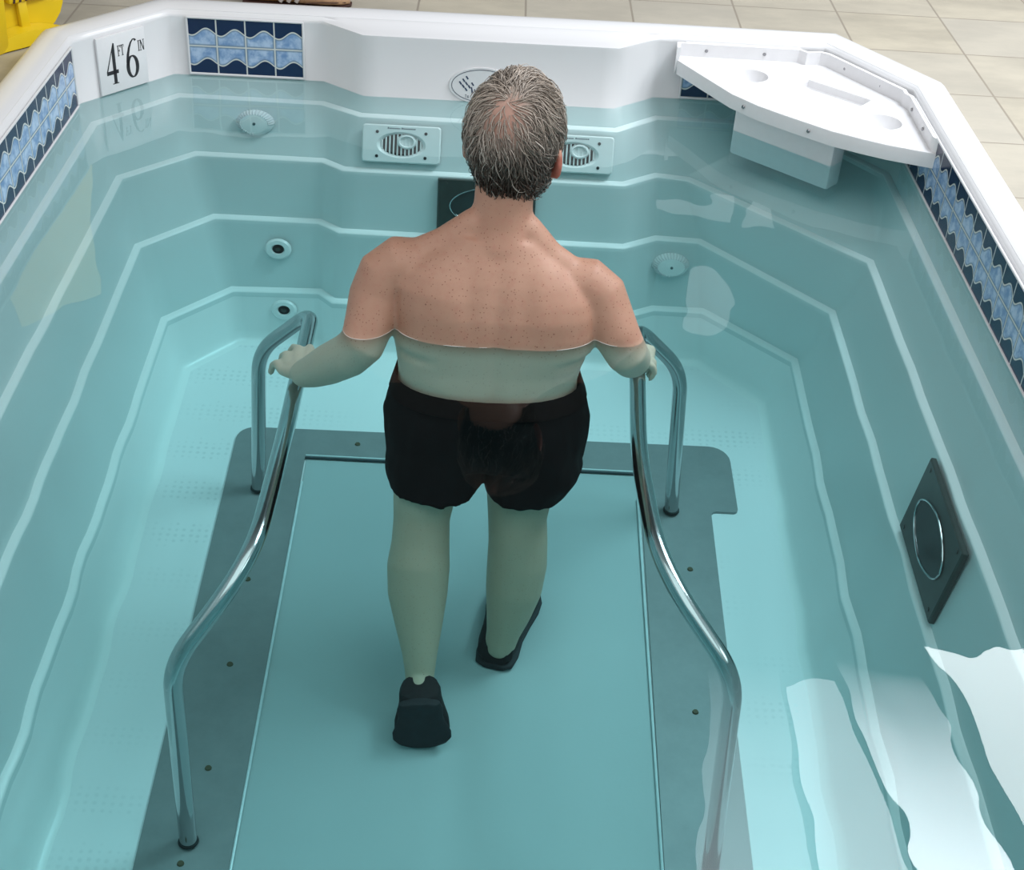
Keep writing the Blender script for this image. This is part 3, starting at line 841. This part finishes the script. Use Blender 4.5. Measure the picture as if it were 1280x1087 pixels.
# shoulders, arms
body.tube([(-.12, 2.475, .112), (-.175, 2.475, .108), (-.205, 2.468, .085), (-.222, 2.450, .045), (-.232, 2.420, .006), (-.245, 2.392, -.030), (-.272, 2.400, -.062), (-.316, 2.424, -.102), (-.350, 2.443, -.132), (-.370, 2.455, -.147)],
          [.050, .058, .058, .055, .050, .046, .045, .042, .035, .030], n=20, dome=True)
body.tube([(.13, 2.478, .092), (.192, 2.475, .083), (.222, 2.468, .062), (.240, 2.450, .028), (.262, 2.428, -.005), (.283, 2.415, -.036), (.296, 2.450, -.066), (.302, 2.51, -.104), (.305, 2.560, -.136), (.306, 2.585, -.149)],
          [.048, .057, .056, .052, .047, .043, .041, .036, .028, .025], n=20, dome=True)
# trapezius
body.tube([(-.15, 2.478, .125), (-.09, 2.482, .152), (-.03, 2.492, .195)], [.034, .036, .035], dome=True)
body.tube([(.17, 2.476, .100), (.11, 2.482, .137), (.065, 2.492, .188)], [.034, .036, .035], dome=True)
# left hand over the rail: palm, four unequal fingers, thumb
def hand(wr, kn, thumb):
    """wr wrist, kn four knuckle chains (index..little), thumb chain"""
    for ch, r in kn:
        body.tube([V(wr).lerp(V(ch[0]), .25), V(wr).lerp(V(ch[0]), .65)] + [V(q) for q in ch], [.013, .0125] + r, n=10, dome=True)
    body.tube(thumb[0], thumb[1], n=10, dome=True)
wl = (-0.376, 2.452, -0.152)
hand(wl, [([(-0.376, 2.524, -0.162), (-0.371, 2.564, -0.160), (-0.376, 2.586, -0.166), (-0.380, 2.590, -0.173)], [.0120, .0115, .0105, .009]),
          ([(-0.395, 2.521, -0.160), (-0.397, 2.564, -0.158), (-0.410, 2.587, -0.169), (-0.420, 2.588, -0.183)], [.0120, .0115, .0105, .009]),
          ([(-0.411, 2.508, -0.162), (-0.420, 2.546, -0.161), (-0.431, 2.564, -0.177), (-0.436, 2.564, -0.195)], [.0115, .011, .010, .009]),
          ([(-0.422, 2.490, -0.166), (-0.437, 2.518, -0.166), (-0.448, 2.531, -0.180), (-0.452, 2.530, -0.197)], [.0105, .010, .009, .008])],
     ([(-0.360, 2.469, -0.162), (-0.348, 2.499, -0.177), (-0.351, 2.526, -0.195), (-0.359, 2.540, -0.210)], [.014, .012, .0105, .009]))
wrh = (.306, 2.590, -.155)
hand(wrh, [([(.327, 2.656, -.160), (.366, 2.671, -.177), (.367, 2.672, -.204), (.361, 2.670, -.224)], [.0115, .0105, .0095, .008]),
           ([(.338, 2.642, -.166), (.362, 2.654, -.184), (.366, 2.653, -.204), (.359, 2.651, -.222)], [.0115, .0105, .0095, .008]),
           ([(.346, 2.622, -.168), (.366, 2.631, -.184), (.369, 2.630, -.202), (.361, 2.629, -.219)], [.011, .010, .009, .008]),
           ([(.350, 2.600, -.170), (.366, 2.606, -.184), (.368, 2.605, -.199), (.361, 2.604, -.212)], [.010, .009, .008, .007])],
     ([(.298, 2.606, -.166), (.292, 2.634, -.180), (.295, 2.657, -.200), (.304, 2.668, -.216)], [.014, .012, .0105, .009]))
# legs
body.tube([(-.085, 2.43, -.22), (-.100, 2.405, -.30), (-.113, 2.378, -.37), (-.117, 2.352, -.43), (-.117, 2.325, -.475), (-.119, 2.300, -.515), (-.118, 2.272, -.57), (-.112, 2.235, -.625), (-.107, 2.200, -.675), (-.105, 2.178, -.71), (-.103, 2.160, -.735)],
          [.088, .082, .068, .060, .062, .067, .064, .051, .038, .032, .030], n=22, dome=True)
body.tube([(.100, 2.43, -.22), (.096, 2.425, -.31), (.088, 2.415, -.40), (.087, 2.400, -.455), (.091, 2.383, -.50), (.092, 2.368, -.555), (.088, 2.350, -.615), (.080, 2.335, -.67), (.071, 2.325, -.72), (.066, 2.322, -.752)],
          [.090, .082, .071, .064, .0645, .066, .062, .050, .038, .035], n=22, dome=True)
# feet inside the shoes
body.tube([(-.103, 2.150, -.725), (-.098, 2.130, -.76), (-.095, 2.108, -.785)], [.032, .032, .025], n=16, dome=True)
body.tube([(.066, 2.325, -.757), (.078, 2.40, -.755), (.098, 2.49, -.748)], [.030, .026, .018], n=16, dome=True)
me = fused(body, .0052, 5, 'person_body')
# muscles of the back, spine groove
co = np.empty(len(me.vertices) * 3); me.vertices.foreach_get('co', co); co = co.reshape(-1, 3)
no = np.empty(len(me.vertices) * 3); me.vertices.foreach_get('normal', no); no = no.reshape(-1, 3)
x, y, z = co.T
back = np.clip((2.47 - y) / .05, 0, 1) * (z > -.16) * np.clip((.2 - z) / .05, 0, 1) * (np.abs(x - .018) < .19)
disp = -.0055 * np.exp(-((x - .020) / .018) ** 2) * np.clip((.16 - z) / .1, 0, 1)
for cx, cz in ((-.085, .075), (.120, .062)):
    disp += .0065 * np.exp(-((x - cx) / .055) ** 2 - ((z - cz) / .055) ** 2)
    disp += -.004 * np.exp(-((x - cx * .55 - .01) / .02) ** 2 - ((z - cz) / .06) ** 2)
disp += -.006 * np.exp(-((z + .045 + .25 * np.abs(x - .02) * 0 - (x > .15) * .0) / .010) ** 2) * np.clip((np.abs(x - .02) - .11) / .05, 0, 1)
co += no * (disp * back)[:, None]
me.vertices.foreach_set('co', co.ravel()); me.update()
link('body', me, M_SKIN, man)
# highlight along the waterline, painted as thin pale opaque tubes on the skin
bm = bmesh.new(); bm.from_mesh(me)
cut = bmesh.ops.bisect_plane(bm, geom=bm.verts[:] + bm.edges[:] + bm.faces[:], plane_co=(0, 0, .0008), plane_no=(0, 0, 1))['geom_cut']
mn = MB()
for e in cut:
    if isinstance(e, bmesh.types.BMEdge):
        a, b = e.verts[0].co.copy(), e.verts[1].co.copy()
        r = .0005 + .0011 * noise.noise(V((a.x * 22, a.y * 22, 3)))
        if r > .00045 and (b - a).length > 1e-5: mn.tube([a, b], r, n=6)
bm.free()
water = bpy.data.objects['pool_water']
mn.build('waterline_glint', simple('painted_water_glint', (.62, .56, .52), .15, 0, 30, .02), water)

# swim shorts
sh = MB()
SW = [(-.128, -.181, .196, 2.444, .111, .148), (-.155, -.194, .212, 2.440, .114, .145), (-.195, -.203, .222, 2.432, .118, .135), (-.24, -.203, .222, 2.425, .118, .12), (-.285, -.198, .216, 2.42, .108, .11)]
sh.loft([sect(*q, e=.82) for q in SW])
def leg_tube(pts):
    sh.loft([sect(z_, xl, xr, yc, b_, f_, e=.8, n=30) for z_, xl, xr, yc, b_, f_ in pts])
leg_tube([(-.25, -.19, .014, 2.42, .10, .09), (-.30, -.197, .013, 2.405, .096, .09), (-.328, -.194, .009, 2.394, .092, .09), (-.352, -.187, .000, 2.380, .088, .088)])
leg_tube([(-.25, .004, .205, 2.42, .10, .09), (-.31, .004, .216, 2.42, .10, .09), (-.335, .007, .207, 2.415, .096, .09), (-.378, .018, .182, 2.406, .084, .082)])
me = fused(sh, .0065, 4, 'shorts_mesh')
co = np.empty(len(me.vertices) * 3); me.vertices.foreach_get('co', co); co = co.reshape(-1, 3)
no = np.empty(len(me.vertices) * 3); me.vertices.foreach_get('normal', no); no = no.reshape(-1, 3)
dv = np.array([noise.noise(V((c[0] * 14, c[1] * 14, c[2] * 7))) * .0085 + noise.noise(V((c[0] * 40, c[1] * 40, c[2] * 18))) * .004 for c in co])
co += no * dv[:, None]
me.vertices.foreach_set('co', co.ravel()); me.update()
so = link('shorts', me, M_CLOTH, man)
wb = MB(); wb.loft([sect(-.118, -.1815, .1965, 2.444, .1115, .149, e=.82), sect(-.113, -.183, .198, 2.444, .1135, .150, e=.82), sect(-.130, -.188, .204, 2.442, .1175, .152, e=.82), sect(-.152, -.195, .213, 2.440, .1185, .150, e=.82), sect(-.157, -.192, .210, 2.440, .113, .146, e=.82)], cap=False)
wb.build('waistband', M_BAND, so)

# water shoes
def water_shoe(heel, toe, up, wid, ht, side=1):
    heel, toe, up = V(heel), V(toe), V(up)
    ax = toe - heel; L = ax.length; ax.normalize(); ws = ax.cross(up).normalized(); un = up.normalized(); us = up.length
    def sec(t_, hw, z0, z1, off=0, n=22, e=.75):
        c = heel + ax * (t_ * L) + ws * off
        return [c + ws * hw * wid * math.copysign(abs(math.cos(a)) ** e, math.cos(a)) + un * us * ((z0 + z1) / 2 + (z1 - z0) / 2 * math.copysign(abs(math.sin(a)) ** e, math.sin(a))) for a in [2 * math.pi * k / n for k in range(n)]]
    m = MB()
    m.loft([sec(-.02, .45, .004, ht * .9), sec(.02, .66, .004, ht), sec(.12, .74, .004, ht), sec(.28, .76, .004, ht * .92), sec(.45, .84, .004, ht * .86), sec(.62, .96, .004, ht * .7), sec(.78, .98, .004, ht * .52), sec(.9, .82, .004, ht * .42), sec(.98, .5, .004, ht * .32), sec(1.01, .2, .004, ht * .24)])
    o = m.build('water_shoe', M_SHOE, man)
    m = MB()
    m.loft([sec(-.035, .42, -.010, .008), sec(.0, .70, -.012, .010), sec(.12, .80, -.012, .010), sec(.30, .78, -.010, .010), sec(.48, .88, -.011, .010), sec(.66, 1.03, -.012, .010), sec(.8, 1.03, -.012, .010), sec(.92, .84, -.010, .010), sec(1.0, .52, -.006, .010), sec(1.03, .22, 0, .01)])
    m.build('sole', M_SOLE, o)
    m = MB(); c = heel - ax * .004
    m.box(c + un * us * (ht + .008), (.020, .006, .030), Matrix((ws, ax, un)).transposed(), .002)
    m.build('heel_tab', M_SHOE, o)
    return o
water_shoe((-.1, 2.092, -.712), (-.090, 2.074, -.821), (-.05, .9, .22), .060, .074)
water_shoe((.054, 2.300, -.794), (.112, 2.545, -.763), (0, .06, .68), .061, .085)

# hair: a close cap and loose locks, all one part
hv, hf, hc = [], [], []
def hadd(vs, fs, cs):
    b = len(hv); hv.extend(vs); hf.extend(tuple(b + i for i in f) for f in fs); hc.extend(cs)
def skull(dirv, lift=1.0):
    d = V(dirv)
    k = 1 / math.sqrt((d.x / .078) ** 2 + (d.y / .098) ** 2 + (d.z / .098) ** 2)
    return hd + RZ @ (d * (k * lift))
CROWN = V((.02, -.62, .76)).normalized()
BALD = V((.06, -.80, .52)).normalized()
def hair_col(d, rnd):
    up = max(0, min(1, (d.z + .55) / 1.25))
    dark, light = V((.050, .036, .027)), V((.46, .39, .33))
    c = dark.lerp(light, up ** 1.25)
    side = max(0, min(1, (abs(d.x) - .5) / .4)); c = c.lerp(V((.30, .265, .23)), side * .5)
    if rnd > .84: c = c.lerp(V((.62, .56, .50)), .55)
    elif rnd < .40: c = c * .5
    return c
def scalp(d):
    """inside the hairline?"""
    front = d.y
    if front > .60: return d.z > .62
    if front > .15: return d.z > -.05 + .7 * (front - .15)
    return d.z > -.97 + max(0, abs(d.x) - .45) * .6
N1, N2 = 56, 34
grid = {}
cv, cf, cc = [], [], []
for i in range(N2 + 1):
    th = math.pi * i / N2
    for j in range(N1):
        ph = 2 * math.pi * j / N1
        d = V((math.sin(th) * math.cos(ph), math.sin(th) * math.sin(ph), math.cos(th)))
        grid[i, j] = len(cv)
        bald = math.exp(-((d - BALD).length / .50) ** 3)
        cv.append(skull(d, 1.035 + .045 * (1 - bald) + .012 * noise.noise(d * 6)) + (V((0, -.003, -.028)) * min(1, max(0, (-.25 - d.z) / .5)) if d.y < .1 else V((0, 0, 0))))
        base = hair_col(d, .5) * .75
        c = base.lerp(V((.42, .215, .16)), bald * .85); cc.append((*c, 1)); grid['d', i, j] = d
for i in range(N2):
    for j in range(N1):
        j2 = (j + 1) % N1
        ds = [grid['d', i, j], grid['d', i + 1, j], grid['d', i, j2], grid['d', i + 1, j2]]
        if all(scalp(d) for d in ds): cf.append((grid[i, j], grid[i + 1, j], grid[i + 1, j2], grid[i, j2]))
hadd(cv, cf, cc)
rg = random.Random(11)
cnt = 0
while cnt < 6500:
    d = V((rg.gauss(0, 1), rg.gauss(0, 1), rg.gauss(0, 1))).normalized()
    if not scalp(d): continue
    bald = math.exp(-((d - BALD).length / .54) ** 3)
    if rg.random() < bald * .86: continue
    cnt += 1
    # combed away from the crown and down, with loose waves
    flow = (d - CROWN); flow -= d * flow.dot(d); flow = flow.normalized() if flow.length > 1e-4 else V((1, 0, 0))
    down = V((0, 0, -1)); down -= d * down.dot(d)
    swirl = d.cross(flow) * (1.1 * noise.noise(d * 3.2) + .38 * rg.gauss(0, 1))
    tdir = (flow + down * .5 + swirl).normalized()
    L = (.034 + .030 * rg.random()) * (1 - .4 * bald) * (1.15 if d.z > .2 else .9)
    r0 = .00085 + .0006 * rg.random()
    lift0 = 1.03 + .11 * rg.random() * (1 - .75 * bald)
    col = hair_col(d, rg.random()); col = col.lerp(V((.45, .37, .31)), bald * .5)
    fl = rg.random() ** 2; pts = []; dd = d.copy(); steps = 5
    for k in range(steps + 1):
        s = k / steps
        lift = lift0 + (.09 * math.sin(s * 2.4) * (.4 + fl)) * (1 - .6 * bald) + .05 * s * (rg.random() - .2)
        pts.append(skull(dd, lift) + (V((0, -.003, -.032)) * min(1, max(0, (-.25 - d.z) / .5)) if d.y < .1 else V((0, 0, 0))))
        td = tdir - dd * tdir.dot(dd); td.normalize()
        wob = dd.cross(td) * (.35 * math.sin(s * 4 + d.x * 9 + d.z * 7))
        dd = (dd + (td + wob) * (L / steps / .092)).normalized()
    vs, cs = [], []
    for k, q in enumerate(pts):
        tt = (pts[min(k + 1, steps)] - pts[max(k - 1, 0)]).normalized()
        n1 = (q - hd).cross(tt).normalized(); n2 = tt.cross(n1)
        r = r0 * (1 - .75 * (k / steps) ** 2)
        for a in (0, 2.094, 4.189):
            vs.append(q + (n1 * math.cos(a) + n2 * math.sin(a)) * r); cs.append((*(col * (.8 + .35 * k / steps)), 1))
    fs = [(k * 3 + a, k * 3 + (a + 1) % 3, k * 3 + 3 + (a + 1) % 3, k * 3 + 3 + a) for k in range(steps) for a in range(3)]
    hadd(vs, fs, cs)
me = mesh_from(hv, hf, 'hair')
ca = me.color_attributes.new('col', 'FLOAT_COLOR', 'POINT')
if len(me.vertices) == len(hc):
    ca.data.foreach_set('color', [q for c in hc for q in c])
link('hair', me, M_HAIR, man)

# ------------------------------------------------------------------ light
def area(name, loc, aim, sx, sy, power, col=(1, 1, 1), shape='RECTANGLE'):
    l = bpy.data.lights.new(name, 'AREA'); l.shape = shape; l.size = sx; l.size_y = sy; l.energy = power; l.color = col
    o = bpy.data.objects.new(name, l); COL.objects.link(o); o.location = loc
    o.rotation_euler = (V(aim) - V(loc)).to_track_quat('-Z', 'Y').to_euler()
    return o
area('added_fill_over', (-.1, .9, 3.1), (-.1, .9, 0), 3.0, 2.6, 45, (1, .99, .97))  # unseen lamp added overhead to brighten ledge tops against the walls
area('added_fill_right', (2.9, .6, 3.0), (.2, 2.6, 0), 1.4, 1.4, 30, (1, .985, .96))  # unseen key lamp added on the right, outside the water's mirror view
# roof lights ahead on the right, mirrored in the near right water
def fade(o, lo, hi):
    l = o.data; l.use_nodes = True; nt = l.node_tree; em = next(n for n in nt.nodes if n.type == 'EMISSION')
    g = nt.nodes.new('ShaderNodeNewGeometry'); sp = nt.nodes.new('ShaderNodeSeparateXYZ'); nt.links.new(g.outputs['Position'], sp.inputs[0])
    m = nt.nodes.new('ShaderNodeMapRange'); m.inputs[1].default_value = lo; m.inputs[2].default_value = hi; m.inputs[3].default_value = 1.0; m.inputs[4].default_value = .0
    nt.links.new(sp.outputs[1], m.inputs[0]); nt.links.new(m.outputs[0], em.inputs['Strength'])
area('roof_light', (2.42, 3.80, 2.6), (2.42, 3.80, 0), .82, 1.40, 92, (.97, .985, 1))
fade(area('roof_light_blind', (1.68, 3.35, 2.6), (1.68, 3.35, 0), .36, 1.7, 90, (.9, .95, 1)), 3.2, 4.15)
fade(area('roof_light_strip', (1.385, 3.30, 2.6), (1.385, 3.30, 0), .19, 1.46, 19, (.9, .95, 1)), 3.0, 4.9)
fade(area('roof_light_side', (1.07, 3.35, 2.6), (1.07, 3.35, 0), .36, 1.7, 22, (.9, .95, 1)), 3.0, 4.2)
area('wall_lamp_far', (1.23, 7.25, 2.6), (1.23, 2, 0), .26, .20, .26, (.95, .98, 1), 'ELLIPSE')

area('wall_lamp_row', (1.33, 8.55, 2.6), (1.33, 2, 0), .50, .16, .36, (.95, .98, 1))
area('wall_lamp_side', (1.74, 8.6, 2.6), (1.74, 2, 0), .16, .30, .22, (.95, .98, 1))

wd = bpy.data.worlds.new('room_light'); scene.world = wd; wd.use_nodes = True
nt = wd.node_tree; nt.nodes.clear()
tc = nt.nodes.new('ShaderNodeTexCoord'); sx = nt.nodes.new('ShaderNodeSeparateXYZ'); nt.links.new(tc.outputs['Generated'], sx.inputs[0])
def rng(sock, a, b, c, d):
    m = nt.nodes.new('ShaderNodeMapRange'); nt.links.new(sock, m.inputs[0])
    for i_, v_ in enumerate((a, b, c, d)): m.inputs[i_ + 1].default_value = v_
    return m.outputs[0]
def mt(op, a, b):
    m = nt.nodes.new('ShaderNodeMath'); m.operation = op
    for i_, v_ in enumerate((a, b)):
        if isinstance(v_, bpy.types.NodeSocket): nt.links.new(v_, m.inputs[i_])
        else: m.inputs[i_].default_value = v_
    return m.outputs[0]
# added fill gradient: brighter behind the photographer and at both sides, a dimmer room ahead
ahead = rng(sx.outputs[1], -.2, .55, .88, .11)
sides = mt('ADD', rng(sx.outputs[0], .12, .5, 0, .40), rng(sx.outputs[0], -.3, -.6, 0, .30))
bg = nt.nodes.new('ShaderNodeBackground'); bg.inputs[0].default_value = (.97, .985, 1, 1); nt.links.new(mt('ADD', ahead, sides), bg.inputs[1])
wo = nt.nodes.new('ShaderNodeOutputWorld'); nt.links.new(bg.outputs[0], wo.inputs[0])

# ------------------------------------------------------------------ camera
f, pit, yaw, rol, hgt = 1775.2, .6142, .0264, .0663, 1.4568
fw_ = V((math.sin(yaw) * math.cos(pit), math.cos(yaw) * math.cos(pit), -math.sin(pit)))
rt = V((math.cos(yaw), -math.sin(yaw), 0)); upv = rt.cross(fw_)
r2 = rt * math.cos(rol) + upv * math.sin(rol); u2 = -rt * math.sin(rol) + upv * math.cos(rol)
cd = bpy.data.cameras.new('camera'); cam = bpy.data.objects.new('camera', cd); COL.objects.link(cam)
M3 = Matrix((r2, u2, -fw_)).transposed()
cam.matrix_world = Matrix.Translation((0, 0, hgt)) @ M3.to_4x4()
cd.sensor_fit = 'HORIZONTAL'; cd.sensor_width = 36; cd.lens = f * 36 / 1280; cd.clip_start = .05
scene.camera = cam
scene.view_settings.view_transform = 'Standard'
scene.view_settings.exposure = -.58
scene.cycles.use_denoising = True
scene.cycles.max_bounces = 12
scene.cycles.transparent_max_bounces = 16
